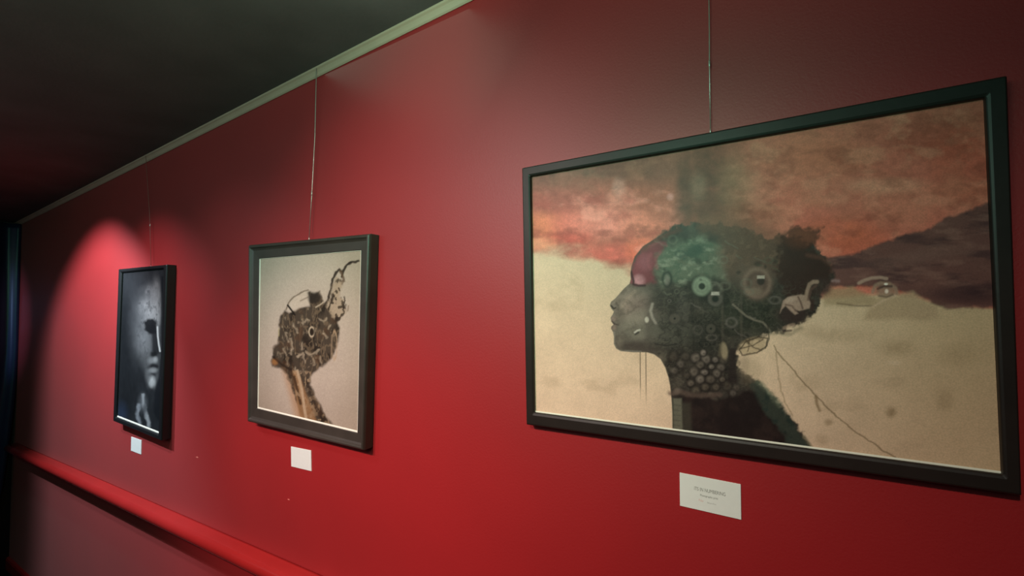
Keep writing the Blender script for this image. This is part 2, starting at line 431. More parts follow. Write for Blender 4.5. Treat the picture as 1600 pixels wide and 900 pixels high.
    c.put(hd*c.ell(990, 498, 22, 10, soft=.8, rot=-.5), (122, 120, 100), .6)
    c.put(hd*c.ell(968, 492, 8, 12, soft=.8), (98, 92, 76), .6)
    c.put(hd*c.ell(966, 534, 6, 12, soft=.8), (104, 100, 82), .5)
    c.put(hd*sst(fbm(X, Y, 9, 8, s=112), .5, .75), (72, 68, 56), .45)
    # forehead, purple red
    fh = c.poly([(985, 414), (1000, 388), (1030, 370), (1040, 380), (1026, 410), (1018, 425), (1022, 440), (1000, 445), (984, 442)], 4, 5, 9, 14)
    c.put(hd*fh, (116, 58, 62), .9)
    c.put(hd*c.ell(997, 437, 9, 8, soft=.5), (174, 130, 128), .85)
    c.put(hd*c.ell(1012, 430, 16, 12, soft=.7), (92, 48, 50), .5)
    c.put(hd*c.line([(984, 424), (988, 438), (988, 444), (996, 446), (1006, 446)], 2.5, 2), (48, 26, 28), .9)
    c.put(hd*c.ell(1006, 410, 10, 12, soft=.6), (134, 82, 86), .5)
    c.put(c.line([(1005, 388), (1030, 372), (1060, 358)], 5, 5, 3)*hd, (92, 62, 50), .7)
    # green crown
    gm = c.poly([(1028, 400), (1042, 384), (1066, 374), (1100, 372), (1130, 384), (1132, 420), (1140, 440), (1110, 440), (1080, 436), (1060, 444), (1040, 436), (1030, 448), (1022, 430)], 8, 8, 12, 33)
    c.put(hd*gm, (92, 104, 82), .85)
    c.put(hd*gm*sst(rid, .35, .9), (70, 88, 68), .55)
    c.put(hd*gm*sst(fbm(X, Y, 14, 10, s=68), .55, .75), (138, 146, 120), .6)
    c.put(hd*c.ell(1084, 392, 18, 9, soft=.5, rot=-.4), (50, 68, 54), .85)
    c.put(hd*c.ell(1066, 402, 7, 5, soft=.5), (60, 78, 62), .7)
    # brown-green upper back
    c.put(hd*c.ell(1170, 400, 44, 46, soft=.6), (114, 98, 80), .75)
    c.put(hd*c.ell(1165, 380, 30, 18, soft=.6), (96, 76, 60), .6)
    c.put(c.ring(1160, 362, 7, 5, .3)*hd, (70, 50, 40), .8)
    c.put(c.line([(1104, 350), (1140, 352), (1180, 362), (1222, 374)], 20, 14, 5, 9), (112, 80, 60), .75)
    c.put(hd*c.poly([(1124, 356), (1200, 370), (1232, 400), (1226, 430), (1190, 420), (1160, 412), (1140, 430), (1128, 400)], 14, 6), (104, 80, 62), .7)
    c.put(hd*c.poly([(1124, 356), (1200, 370), (1232, 400), (1226, 430), (1190, 420), (1160, 412), (1140, 430), (1128, 400)], 14, 6)*sst(fbm(X, Y, 10, 8, s=131), .5, .7), (132, 108, 84), .5)
    hair = c.poly([(1222, 372), (1236, 356), (1252, 352), (1268, 360), (1284, 354), (1282, 376), (1262, 388), (1284, 396), (1300, 414), (1300, 440), (1286, 456), (1262, 470), (1236, 468), (1222, 452), (1214, 420)], 5, 10, 8, 71)
    c.put(hair, (62, 42, 33), .93)
    c.put(hair*c.ell(1254, 370, 26, 16, soft=.6), (104, 62, 42), .75)
    c.put(c.line([(1262, 398), (1285, 402), (1298, 412)], 3, 5), (120, 84, 66), .5)
    c.put(c.ell(1283, 448, 18, 14, soft=.4), (68, 54, 46), .95)
    # lower skull, darker with green
    c.put(hd*c.ell(1170, 490, 60, 34, soft=.6), (56, 62, 46), .75)
    c.put(hd*c.ell(1100, 530, 30, 30, soft=.6), (40, 42, 34), .7)
    c.put(hd*c.ell(1042, 470, 24, 17, soft=.5), (58, 54, 46), .85)
    c.put(hd*c.ell(1050, 520, 36, 24, soft=.6), (82, 84, 70), .7)
    c.put(hd*c.ell(1066, 486, 10, 26, soft=.5), (88, 86, 74), .6)
    c.put(inner*sst(rid2, .5, .95)*sst(Y, 430, 460)*(1-sst(Y, 600, 640)), (104, 104, 84), .28)
    c.put(inner*sst(rid, .6, 1.0)*sst(Y, 440, 470)*(1-sst(Y, 590, 620)), (30, 28, 24), .5)
    # vertical seams
    for xs in (1082, 1128, 1158):
        c.put(inner*c.line([(xs, 440), (xs+1, 600)], 1.5, 3), (98, 92, 76) if xs != 1082 else (40, 38, 32), .5)
    # rings and dials
    def dial(cx, cy, r, bright, dark, rp, op=.95):
        c.put(c.ell(cx, cy, r*1.3, soft=.3), dark, .55)
        c.put(c.ell(cx, cy, r, soft=.22), bright, op)
        c.put(c.ring(cx, cy, r*.62, w=.2), tuple(int(v*.85) for v in bright), .5)
        c.put(c.ell(cx, cy, rp, soft=.3), (36, 40, 32), .95)
    dial(1096, 447, 15, (140, 158, 128), (48, 56, 44), 5.2)
    dial(1117, 467, 11.5, (104, 102, 88), (42, 44, 36), 5.5, .85)
    c.put(c.poly([(1111, 456), (1123, 456), (1123.5, 461), (1110.5, 461)], 1), (214, 214, 190), .95)
    c.put(c.ell(1183, 442, 24, 27, soft=.3), (122, 102, 84), .7)
    c.put(c.ring(1183, 442, 20, 22, .16), (150, 130, 108), .55)
    c.put(c.ring(1183, 442, 13, 14, .2), (90, 72, 60), .6)
    c.put(c.ell(1179, 455, 12, 6, soft=.6), (152, 138, 112), .6)
    c.put(c.ell(1189, 439, 6, 6.5, soft=.3), (52, 46, 38), .9)
    c.put(c.poly([(1183, 430), (1195, 430), (1195, 435), (1183, 435)], 1), (196, 190, 166), .95)
    dial(1053, 498, 8, (104, 100, 84), (60, 58, 50), 1.8, .55)
    dial(1110, 514, 7.5, (96, 94, 78), (34, 34, 28), 1.8, .6)
    dial(1145, 515, 7, (78, 78, 62), (52, 52, 42), 1.4, .35)
    c.put(c.ring(1062, 396, 8, 5), (54, 70, 58), .6); c.put(c.ring(1041, 436, 7, 11, .3), (44, 48, 40), .8)
    c.put(c.ell(1041, 437, 4, 8, soft=.5), (120, 120, 104), .7)
    for (cx, cy, r) in [(1170, 472, 4), (1196, 470, 5), (1215, 470, 6), (1030, 372, 5), (1068, 404, 4), (1210, 488, 5), (1094, 486, 4)]:
        c.put(c.ring(cx, cy, r, w=.4), (96, 92, 74), .32)
    rg = np.random.RandomState(12)
    for _ in range(70):
        gx, gy = 1030+rg.rand()*200, 372+rg.rand()*165
        if gx > 1150 and gy < 400: continue
        r = 2.5+rg.rand()*6; b = 84+rg.randint(0, 50); gc = (b, b+(4 if gy < 460 else -4), b-18)
        k_ = rg.randint(0, 3)
        if k_ == 0: c.put(hd*c.ring(gx, gy, r, r*(.6+.4*rg.rand()), .28), gc, .38)
        elif k_ == 1: c.put(hd*c.line([(gx-r, gy-r*rg.rand()), (gx, gy+r*(rg.rand()-.5)), (gx+r*1.4, gy+r*rg.rand())], 1.4, 1.4, 2), gc, .42)
        else: c.put(hd*c.ell(gx, gy, r*.9, r*.6, soft=.6, rot=rg.rand()*3), (34, 32, 27), .5)
    for ln in ([(1022, 374), (1034, 368), (1052, 360)], [(1014, 384), (1030, 378), (1040, 382)], [(1030, 392), (1022, 404), (1024, 418)], [(1016, 396), (1010, 408), (1014, 420)]):
        c.put(hd*c.line(ln, 3, 3, 3, 6), (136, 76, 78) if ln[0][1] > 383 else (100, 62, 50), .5)
    # crescent, small tubes
    c.put(c.line([(1018, 475), (1015, 486), (1018, 497), (1023, 505)], 3.0, 2.5), (158, 156, 136), .6)
    c.put(c.ell(1009, 500, 3.2, 4.5, soft=.4), (176, 176, 152), .9)
    c.put(c.line([(990, 520), (994, 517), (998, 516)], 2.0, 1.5), (170, 172, 150), .8); c.put(c.line([(991, 523), (996, 520)], 2, 1.5), (40, 40, 34), .8)
    c.put(c.line([(1022, 538), (1040, 541), (1056, 538)], 1.4, 1.2)*hd, (34, 32, 28), .7)
    c.put(c.line([(1145, 476), (1152, 482), (1166, 494), (1178, 500), (1192, 504), (1199, 511), (1205, 521)], 2.2, 1.8), (136, 132, 110), .75)
    # wire oval behind the neck
    c.put(c.ell(1176, 541, 23, 13, soft=.2, rot=-.3), (162, 148, 112), .8)
    c.put(c.line([(1155, 548), (1165, 535), (1185, 526), (1200, 530), (1198, 542), (1182, 552), (1160, 556), (1155, 548)], 1.5, 1.4, 1.5), (70, 62, 46), .9)
    for ln in ([(1158, 545), (1178, 540), (1192, 530)], [(1165, 532), (1180, 545), (1190, 548)], [(1172, 530), (1168, 550)]):
        c.put(c.line(ln, 1.2, 1.2, 2), (78, 68, 50), .85)
    c.put(c.line([(1200, 508), (1202, 530), (1196, 545)], 1.6, 1.4), (60, 58, 44), .8)
    c.put(c.line([(1203, 522), (1218, 520), (1236, 522), (1252, 512)], 4, 5, 3), (96, 96, 74), .5)
    # neck: bubbles
    rng = np.random.RandomState(4)
    for (cx, cy) in [(1051, 558), (1070, 557), (1086, 560), (1102, 562), (1117, 563), (1093, 571), (1111, 574), (1126, 575), (1083, 582), (1100, 583),
                     (1119, 585), (1093, 594), (1109, 594), (1128, 594), (1101, 606), (1118, 606), (1072, 588), (1150, 607), (1145, 616), (1110, 618),
                     (1062, 570), (1130, 562), (1078, 600), (1086, 612), (1136, 604), (1052, 580), (1098, 552), (1060, 612), (1115, 628)]:
        r = 3.6+rng.rand()*2.4; b = 92+rng.randint(0, 46)
        edgef = .5 if (cx < 1075 or cx > 1128) else .95
        c.put(c.ell(cx+.8, cy+1, r*1.45, soft=.35), (36, 30, 26), .8*edgef)
        c.put(c.ell(cx, cy, r, r*(.75+.4*rng.rand()), soft=.75)*(.45+1.0*fbm(X, Y, 5, s=int(cx))), (b+4, b-2, b-20), 1.0*edgef)
        c.put(c.ring(cx, cy, r*1.5, w=.22), (34, 28, 24), .35*edgef)
        c.put(c.ell(cx+1, cy+1, r*.4, soft=.8), (60, 52, 44), .5)
    c.put(c.ell(1131, 549, 5.5, 13, soft=.3, rot=-.12), (166, 156, 120), .85)
    c.put(c.line([(1126, 540), (1124, 556)], 4, 3), (110, 104, 80), .6)
    c.put(c.poly([(1139, 545), (1150, 545), (1151, 600), (1138, 600)], 3), (46, 38, 34), .85)
    c.put(c.line([(1156, 560), (1153, 571)], 4, 2), (186, 172, 136), .8)
    c.put(c.ell(1163, 570, 8, 14, soft=.6), (116, 106, 84), .5)
    # collar and dark shoulders
    sh = c.poly([(1050, 622), (1080, 618), (1130, 626), (1170, 612), (1196, 616), (1226, 650), (1262, 700), (1270, 730), (1064, 730), (1066, 640)], 5, 5, 14, 81)
    c.put(sh, (38, 30, 27), .95)
    c.put(sh*sst(fbm(X, Y, 30, 30, s=85), .5, .8), (62, 50, 42), .6)
    c.put(c.line([(1046, 616), (1060, 614), (1082, 619), (1110, 620), (1125, 618)], 5, 4, 2), (96, 84, 70), .8)
    c.put(c.ell(1056, 613, 5, 5, soft=.5), (120, 110, 92), .7)
    c.put(c.poly([(1049, 624), (1064, 624), (1066, 680), (1050, 680)], 2), (118, 122, 98), .85)
    c.put(c.poly([(1064, 630), (1078, 632), (1080, 680), (1066, 680)], 4), (78, 78, 62), .6)
    for yy in range(634, 676, 8):
        c.put(c.line([(1051, yy), (1062, yy+1.5)], 1.2, 1), (88, 92, 74), .6)
    c.put(c.line([(1050, 624), (1051, 676)], 1.5, 1.2), (72, 76, 60), .8)
    # teal edge of the back
    te = c.poly([(1172, 600), (1184, 596), (1200, 612), (1214, 628), (1228, 646), (1244, 668), (1260, 690), (1272, 712), (1240, 712), (1228, 684), (1208, 660), (1190, 636)], 5, 5, 10, 83)
    c.put(te, (64, 76, 62), .8); c.put(te*sst(fbm(X, Y, 12, s=84), .5, .7), (40, 56, 48), .7)
    c.put(c.line([(1184, 598), (1200, 612), (1218, 634)], 4, 5, 3), (116, 128, 100), .6)
    c.put(c.line([(1256, 684), (1270, 702), (1280, 714)], 3, 3), (96, 96, 72), .7)
    # grubby ground near the neck
    c.put(c.ell(1175, 580, 16, 20, soft=.7)*(1-te), (150, 140, 108), .5)
    # the hand pulling at the hair
    hp = c.poly([(1224, 470), (1232, 464), (1248, 461), (1252, 460), (1262, 462), (1268, 474), (1266, 482), (1258, 484), (1250, 486), (1243, 484), (1248, 490), (1243, 492), (1236, 486), (1228, 478), (1222, 484), (1219, 490)], 1.6)
    c.put(c.ell(1240, 492, 24, 14, soft=.5), (64, 48, 42), .85)
    c.put(hp, (182, 160, 134), .95)
    c.put(c.line([(1260, 470), (1262, 456), (1266, 444), (1272, 440), (1278, 440)], 5, 2), (172, 150, 124), .9)
    c.put(c.line([(1264, 468), (1268, 452), (1276, 446)], 3, 2), (108, 84, 70), .7)
    c.put(c.line([(1248, 464), (1252, 472), (1255, 482)], 1.8, 1.6), (96, 74, 60), .8)
    c.put(c.line([(1228, 476), (1238, 478), (1244, 486)], 2, 1.6), (110, 88, 72), .7)
    c.put(c.line([(1271, 470), (1270, 484)], 4, 3), (70, 50, 42), .8)
    c.put(c.ell(1236, 468, 8, 4, soft=.6, rot=-.3), (206, 186, 158), .7)
    c.put(c.line([(1226, 513), (1236, 509), (1241, 508)], 4, 2.5), (168, 148, 120), .8)
    c.put(c.line([(1224, 518), (1237, 517)], 2, 2), (52, 38, 34), .8)
    # second hand by the hill
    c.put(c.line([(1344, 442), (1352, 438), (1364, 434), (1378, 433), (1388, 435)], 4, 2.2), (156, 134, 112), .9)
    c.put(c.line([(1366, 456), (1370, 446), (1378, 442), (1392, 443), (1402, 450), (1404, 458)], 4, 3), (142, 122, 98), .85)
    c.put(c.ell(1386, 455, 16, 9, soft=.5), (140, 120, 96), .85)
    c.put(c.line([(1374, 451), (1384, 447), (1396, 447)], 2.5, 2), (64, 48, 42), .8)
    c.put(c.line([(1376, 462), (1388, 464), (1398, 460)], 2, 2), (92, 76, 60), .7)
    c.put(c.ell(1387, 443.5, 3, 1.6, soft=.4), (240, 232, 208), .95); c.put(c.ell(1388, 455, 2.6, 3.2, soft=.6), (226, 214, 188), .9)
    c.put(c.line([(1302, 438), (1312, 439)], 3, 3), (142, 120, 112), .7)
    # strings, cracks and stains
    for xs, y1, op in ((998.5, 632, .85), (1007.5, 646, .85)):
        f = 1-sst(Y, 590, y1)
        c.put(c.line([(xs, 551), (xs+.6, y1)], .9, .9)*f, (62, 54, 42), op)
    c.put(c.line([(1211, 540), (1214, 550), (1232, 570), (1252, 594), (1276, 620), (1294, 640), (1312, 656), (1340, 678), (1372, 700), (1412, 724)], 1.3, 1.3, 2, 12), (104, 90, 58), .8)
    c.put(c.line([(1213, 552), (1217, 590), (1226, 630), (1240, 652)], 1.2, 1.6, 3, 12), (122, 108, 76), .6)
    c.put(c.line([(1276, 622), (1278, 634), (1282, 643)], 3, 3, 2), (116, 100, 66), .8)
    for (cx, cy, rx, ry, op) in [(1395, 646, 8, 8, .6), (1296, 662, 6, 5, .6), (1400, 568, 10, 3, -.5), (1480, 628, 12, 16, .3), (1405, 545, 24, 12, .3), (1310, 525, 40, 10, .25), (1500, 555, 30, 16, .2), (1285, 690, 10, 8, .3)]:
        c.put(c.ell(cx, cy, rx, ry, soft=.8)*(.4+fbm(X, Y, 6, s=99)), (110, 94, 58) if op > 0 else (200, 186, 150), abs(op))
    c.mul(1+(n3-.5)*.22*(.35+.65*hd))
    c.mul(1+(fbm(X, Y, 2.4, s=101, o=2)-.5)*.12)
    c.mul(1-.38*np.clip(hd*sst(X, 1000, 1050)*(1-.6*gm), 0, 1))
    return c.col*np.array([1.38, 1.15, 1.36])

# ------------------------------------------------------------------ the middle drawing
def paint_mid(X, Y):
    c = Canvas(X, Y, (186, 178, 160))
    n = fbm(X, Y, 50, 70, s=3)
    c.mul(.88+.24*n)
    c.put(1-c.ell(478, 520, 78, 150, soft=.45), (150, 138, 116), .6)
    c.put(sst(Y, 600, 680)*sst(X, 440, 400), (150, 142, 124), .5)
    head = [(434, 492), (440, 484), (446, 490), (456, 484), (462, 482), (478, 478), (477, 464), (472, 458), (478, 455), (486, 459), (494, 455), (497, 464), (502, 474), (507, 478), (512, 486), (520, 498),
            (524, 512), (524, 528), (520, 546), (513, 560), (500, 573), (486, 582), (479, 590), (480, 602), (488, 622), (496, 638), (504, 652), (516, 668), (470, 658),
            (462, 640), (456, 622), (448, 600), (442, 585), (432, 576), (420, 573), (418, 566), (421, 556), (421, 545), (428, 538), (430, 522), (430, 508), (433, 498)]
    # warm halo at nape and neck
    c.put(c.poly([(434, 572), (452, 580), (468, 620), (472, 660), (456, 655), (448, 625)], 7), (172, 138, 98), .7)
    h = c.poly(head, 2.6, 2.4, 9, 9)
    c.put(h, (64, 56, 44), .97)
    tx = fbm(X, Y, 10, 20, s=41); ty = fbm(X, Y, 4, 7, s=42)
    c.put(h*sst(tx, .5, .72), (38, 32, 25), .85)
    rid = 1-np.abs(fbm(X, Y, 8, 12, s=45)-.5)*8
    c.put(h*sst(1-np.abs(fbm(X, Y, 9, 22, s=45)-.5)*9, .3, .95), (124, 110, 86), .55)
    c.put(h*sst(fbm(X, Y, 14, 20, s=47), .5, .7), (84, 62, 42), .5)
    c.put(h*sst(ty, .64, .80), (150, 140, 116), .5)
    # pale forehead dome
    c.put(c.poly([(444, 476), (452, 466), (464, 458), (474, 455), (478, 466), (476, 476), (464, 479), (456, 486), (452, 484)], 2.5), (196, 188, 168), .85)
    c.put(c.line([(441, 484), (445, 474), (454, 464), (466, 457), (476, 453)], 1.6, 1.3, 1.2), (108, 98, 80), .85)
    c.put(c.line([(444, 477), (450, 485), (455, 492)], 2.3, 1.0), (34, 28, 22), .97)
    c.put(c.line([(464, 470), (476, 464)], 1.3, 1.5), (120, 110, 92), .7)
    c.put(c.ell(486, 466, 10, 9, soft=.35), (44, 38, 30), .9)
    c.put(c.line([(488, 480), (495, 476), (500, 472)], 1.5, 1.2), (184, 174, 150), .8)
    # horn of roots
    c.put(c.line([(502, 478), (508, 466), (512, 450), (515, 436), (520, 425), (525, 421), (529, 424)], 3.2, 1.6, 1.6, 6), (52, 44, 34), .97)
    c.put(c.line([(529, 432), (531, 422), (536, 414), (543, 409), (550, 409), (555, 407)], 2.8, 1.3, 1.2, 6), (52, 44, 34), .97)
    c.put(c.ell(541, 411, 4, 2.4, soft=.4, rot=-.5), (40, 34, 26), .8)
    c.put(c.line([(527, 424), (530, 432), (532, 437), (528, 443)], 3.2, 2, 2, 5), (92, 74, 54), .85)
    hz = c.poly([(514, 446), (520, 432), (528, 436), (530, 446), (524, 462), (532, 470), (534, 486), (526, 500), (516, 500), (506, 484), (504, 476), (512, 462)], 2.5, 3, 5, 13)
    c.put(hz, (166, 152, 126), .85)
    c.put(hz*sst(fbm(X, Y, 4, 6, s=52), .52, .64), (58, 48, 36), .9)
    c.put(c.line([(532, 464), (533, 476), (531, 490), (524, 500)], 2.4, 1.8, 3, 4), (48, 40, 30), .9)
    c.put(c.line([(539, 478), (538, 486)], 1.2, 1.2), (110, 96, 74), .7)
    c.put(c.line([(516, 462), (511, 474), (507, 484)], 2, 1.6, 2, 4), (50, 42, 32), .9)
    c.put(c.ell(521, 499, 4, 4, soft=.4), (44, 36, 28), .9)
    # ring and metal scribbles
    c.put(c.ell(482, 520, 4.0, 7.0, soft=.3), (42, 34, 26), .95)
    c.put(c.ring(481.5, 519, 4.2, 7.5, .2)*(1-sst(X, 483, 486)*.7), (188, 178, 150), .95)
    for ln, w in [([(452, 506), (456, 514), (459, 520)], 2), ([(466, 500), (468, 506)], 1.6), ([(448, 530), (451, 545), (450, 556)], 1.6),
                  ([(473, 550), (480, 556), (487, 553), (493, 546)], 2.2), ([(466, 536), (466, 546)], 1.5), ([(500, 521), (505, 528)], 2.4), ([(507, 514), (510, 508)], 1.8),
                  ([(493, 498), (500, 502), (504, 498)], 1.8), ([(484, 560), (485, 572)], 1.3), ([(494, 556), (496, 568)], 1.3), ([(460, 558), (467, 552), (470, 566)], 2.2),
                  ([(455, 575), (458, 592), (460, 606)], 1.6), ([(436, 545), (442, 556)], 1.4), ([(440, 520), (445, 534)], 1.3), ([(470, 505), (473, 498), (478, 500)], 1.4)]:
        c.put(c.line(ln, w, 2.0, 2.5, 5)*(.3+1.1*fbm(X, Y, 4, 5, s=71)), (176, 166, 140), .62)
    c.put(c.ring(517, 540, 4, 22, .14)*sst(X, 512, 516), (176, 156, 124), .8)
    c.put(c.line([(513, 524), (512, 560)], 1.4, 1.4), (150, 134, 108), .6)
    c.put(c.line([(430, 514), (430, 525)], 1.4, 1.2), (176, 170, 120), .5)
    c.put(c.ell(424, 566, 5, 5, soft=.5), (156, 112, 66), .8)
    c.put(c.line([(421, 558), (434, 570), (448, 578)], 2.5, 2), (44, 34, 26), .8)
    # neck
    nk = c.poly([(452, 580), (480, 582), (480, 600), (488, 624), (500, 645), (516, 670), (464, 662), (458, 630)], 2)
    c.put(nk*sst(X-.38*(Y-580), 462, 456), (150, 118, 80), .8)
    c.put(c.line([(459, 580), (466, 610), (470, 640), (474, 662)], 3, 1.8), (196, 180, 148), .7)
    c.put(c.line([(454, 590), (460, 615), (464, 632)], 3.2, 2), (58, 42, 28), .85)
    c.put(nk*sst(fbm(X, Y, 4, 7, s=57), .56, .7), (170, 150, 116), .6)
    c.put(c.ell(482, 640, 9, 16, soft=.5, rot=-.3)*sst(fbm(X, Y, 5, 6, s=58), .4, .6), (150, 130, 98), .6)
    c.put(c.line([(476, 606), (486, 632), (500, 656)], 4, 3), (46, 36, 28), .6)
    c.mul(1+(fbm(X, Y, 2, s=60, o=2)-.5)*.14)
    return c.col*np.array([.88, .80, .82])

# ------------------------------------------------------------------ the dark portrait
def paint_dark(X, Y):
    c = Canvas(X, Y, (34, 36, 38))
    n = fbm(X, Y, 16, 34, s=3); n2 = fbm(X, Y, 5, 11, s=4); n3 = fbm(X, Y, 2.5, 6, s=9)
    c.mul(.6+.8*n)
    c.put(c.ell(218, 445, 32, 26, soft=.9), (50, 52, 54), .7)
    # the lit half of the face, fading to the left
    g = c.poly([(207, 470), (214, 452), (230, 440), (242, 446), (247, 470), (248, 500), (249, 545), (245, 560), (243, 590), (240, 606), (232, 604), (222, 585), (212, 560), (204, 520)], 7, 4, 10, 7)
    c.put(g*sst(X, 198, 232), (82, 84, 84), .8)
    c.put(c.ell(207, 512, 9, 40, soft=.9)*(.2+n), (88, 90, 91), .75)
    c.put(c.ell(221, 528, 11, 24, soft=.9)*(.3+n2), (116, 118, 118), .8)
    c.put(c.ell(228, 486, 12, 18, soft=.9)*(.1+1.3*n2), (152, 154, 152), .9)
    c.put(c.ell(240, 478, 7, 34, soft=.7)*(.2+1.2*n2), (150, 152, 150), .85)
    c.put(c.ell(229, 457, 6, 9, soft=.6)*sst(n3, .3, .6), (120, 122, 121), .8)
    c.put(c.ring(227, 458, 4, 7, .3), (104, 106, 106), .5)
    c.put(g*sst(n3, .55, .75), (52, 54, 55), .6)
    # eye socket, side of the nose
    c.put(c.poly([(221, 504), (226, 499), (234, 499), (241, 503), (241, 520), (236, 523), (229, 522), (223, 516)], 2.5, 1.5, 5), (17, 18, 20), .96)
    c.put(c.poly([(233, 518), (241, 512), (244, 530), (245, 552), (240, 556), (234, 548)], 2.5), (26, 27, 29), .85)
    c.put(c.line([(242, 511), (242.5, 524), (244, 538), (246, 549)], 1.5, 1.5), (200, 202, 198), .85)
    c.put(c.ell(236, 554, 5, 5, soft=.6), (18, 19, 20), .9)
    # mouth and chin
    c.put(c.ell(234, 564, 7, 5, soft=.7), (118, 120, 119), .8)
    c.put(c.ell(239, 562, 3, 4, soft=.7), (150, 152, 150), .7)
    c.put(c.line([(228, 575), (235, 571), (241, 573)], 4, 3), (26, 26, 28), .92)
    c.put(c.ell(235, 579, 6, 3.5, soft=.7), (128, 130, 128), .85)
    c.put(c.line([(228, 586), (237, 586)], 3, 3), (34, 34, 36), .8)
    c.put(c.ell(233.5, 597, 5, 8, soft=.6)*(.5+n2), (176, 178, 175), .9)
    c.put(c.ell(228, 588, 4, 14, soft=.8), (104, 106, 106), .5)
    # dark space in front of the profile
    c.put(c.poly([(248, 432), (262, 428), (262, 690), (236, 645), (238, 610), (244, 590), (246, 565), (249.5, 552), (247, 520), (248, 490)], 2), (24, 26, 29), .93)
    # throat
    c.put(c.ell(219, 630, 6, 12, soft=.8), (96, 99, 101), .6)
    c.put(c.line([(219, 618), (220, 632), (225, 648), (229, 666)], 3.2, 3, 2, 6), (150, 153, 154), .8)
    c.put(c.line([(213, 634), (210, 648), (214, 662)], 3.5, 3, 2, 6), (134, 138, 142), .75)
    c.put(c.ell(222, 640, 3, 8, soft=.7), (36, 38, 42), .7)
    c.put(c.ell(186, 648, 8, 16, soft=.9), (46, 58, 78), .7)
    c.put(c.ell(192, 560, 12, 70, soft=.9), (24, 26, 28), .6)
    c.mul(.84+.32*n3)
    return c.col*.95

# ------------------------------------------------------------------ framed pictures
def quad_frame(bm, outer_px, inner_px, yo, yi, org, profile):
    """a mitred frame. profile: list of (t, y) from outer back edge to inner lip, t=0 outer, t=1 inner"""
    rings = []
    OW = [at(x, y, yo) for x, y in outer_px]; IW = [at(x, y, yi) for x, y in inner_px]
    for t, y in profile:
        ring = []
        for a, b in zip(OW, IW):
            p = a+(b-a)*t; ring.append(bm.verts.new((p.x-org[0], y-org[1], p.z-org[2])))
        rings.append(ring)
    n = len(rings)
    for i in range(n):
        a, b = rings[i], rings[(i+1) % n]
        for j in range(4):
            bm.faces.new((a[j], a[(j+1) % 4], b[(j+1) % 4], b[j]))

def framed(name, label, group, outer_px, inner_px, front, prof, fmat, slip_w, slip_up, painter, nx, ny, amat, art_y, slip_sides=(1, 1, 1, 1)):
    cpt = at(sum(p[0] for p in outer_px)/4, sum(p[1] for p in outer_px)/4, D)
    org = Vector((cpt.x, D, at(outer_px[3][0], outer_px[3][1], D).z))
    t = thing(name, label, 'picture', org, group)
    bm = bmesh.new(); quad_frame(bm, outer_px, inner_px, front, front, org, prof)
    f = mesh_obj('frame', bm, fmat, t)
    bv = f.modifiers.new('soft_edges', 'BEVEL'); bv.width = .0016; bv.segments = 2; bv.limit_method = 'ANGLE'
    # slip: a thin pale bevelled fillet inside the frame
    I = [at(x, y, front) for x, y in inner_px]
    c0 = sum(I, Vector())/4
    sides = slip_sides           # left, right, top, bottom factors
    def inset(k, y):
        out = []
        for p in I:
            d = c0-p
            kx = k*(sides[0] if d.x > 0 else sides[1]) if k > 0 else k
            kz = k*(sides[3] if d.z > 0 else sides[2]) if k > 0 else k
            out.append(Vector((p.x+math.copysign(1, d.x)*kx-org.x, y-org.y, p.z+math.copysign(1, d.z)*kz-org.z)))
        return out
    rings = [inset(-.001, slip_up+.004), inset(-.001, slip_up), inset(slip_w*.35, slip_up), inset(slip_w, art_y-.0004), inset(slip_w, art_y+.004)]
    bm = bmesh.new(); R = [[bm.verts.new(p) for p in r] for r in rings]
    for i in range(len(R)):
        a, b = R[i], R[(i+1) % len(R)]
        for j in (range(4) if sides[0] > .2 else (2,)): bm.faces.new((a[j], a[(j+1) % 4], b[(j+1) % 4], b[j]))
    for v in [v for v in bm.verts if not v.link_faces]: bm.verts.remove(v)
    s = mesh_obj('slip', bm, M['slip'], t); s['label'] = 'thin pale inner edge of the frame' if sides[0] > .2 else 'thin pale strip along the lower inner edge'
    # artwork
    art_mesh('artwork', inner_px, front, art_y, painter, nx, ny, amat, t, org)
    # backing board touching the wall
    bm = bmesh.new()
    O = [at(x, y, front) for x, y in outer_px]
    cc = sum(O, Vector())/4
    P = []
    for y in (art_y+.002, D-.001):
        for p in O:
            q = cc+(p-cc)*.975; P.append((q.x-org.x, y-org.y, q.z-org.z))
    add_hexa(bm, P); mesh_obj('backing_board', bm, M['door'], t)
    return t

OUT_W = [(815, 262), (1575, 116.5), (1598, 776), (822, 664)]
IN_W = [(828, 275), (1541, 151), (1569, 743), (834, 645)]
fy = D-.026
wide = framed('framed_painting', 'wide black-framed painting of a mechanical head in profile under a rust sky', None,
    OUT_W, IN_W, fy, [(0, D-.001), (0, fy+.003), (.08, fy), (.80, fy), (1.0, fy+.002), (1.0, D-.008), (.6, D-.001)], M['frame_black'],
    .0026, fy+.007, paint_wide, 720, 500, art_mat('wide_painting_pigment', .42), fy+.009, (.12, .04, .06, 1))
OUT_M = [(387.3, 382.5), (577, 364.5), (567, 705), (386, 659.5)]
IN_M = [(401, 404), (560, 390.5), (554.3, 677.5), (397.7, 639)]
fy = D-.036
mid = framed('framed_drawing', 'upright dark brown frame holding a sepia head with a root-like horn', None,
    OUT_M, IN_M, fy, [(0, D-.001), (0, fy+.008), (.05, fy+.002), (.12, fy-.001), (.22, fy-.001), (.30, fy+.004), (.42, fy+.007), (.95, fy+.008), (1.0, fy+.009), (1.0, D-.010), (.6, D-.001)], M['frame_brown'],
    .0045, fy+.010, paint_mid, 260, 330, art_mat('sepia_drawing_pigment', .5), fy+.012, (.5, .9, .25, 1))
OUT_L = [(185, 420.5), (260, 413.3), (251.5, 689), (176.5, 658)]
IN_L = [(189, 426.0), (254.3, 419.6), (246.5, 678.5), (180, 652)]
fy = D-.036
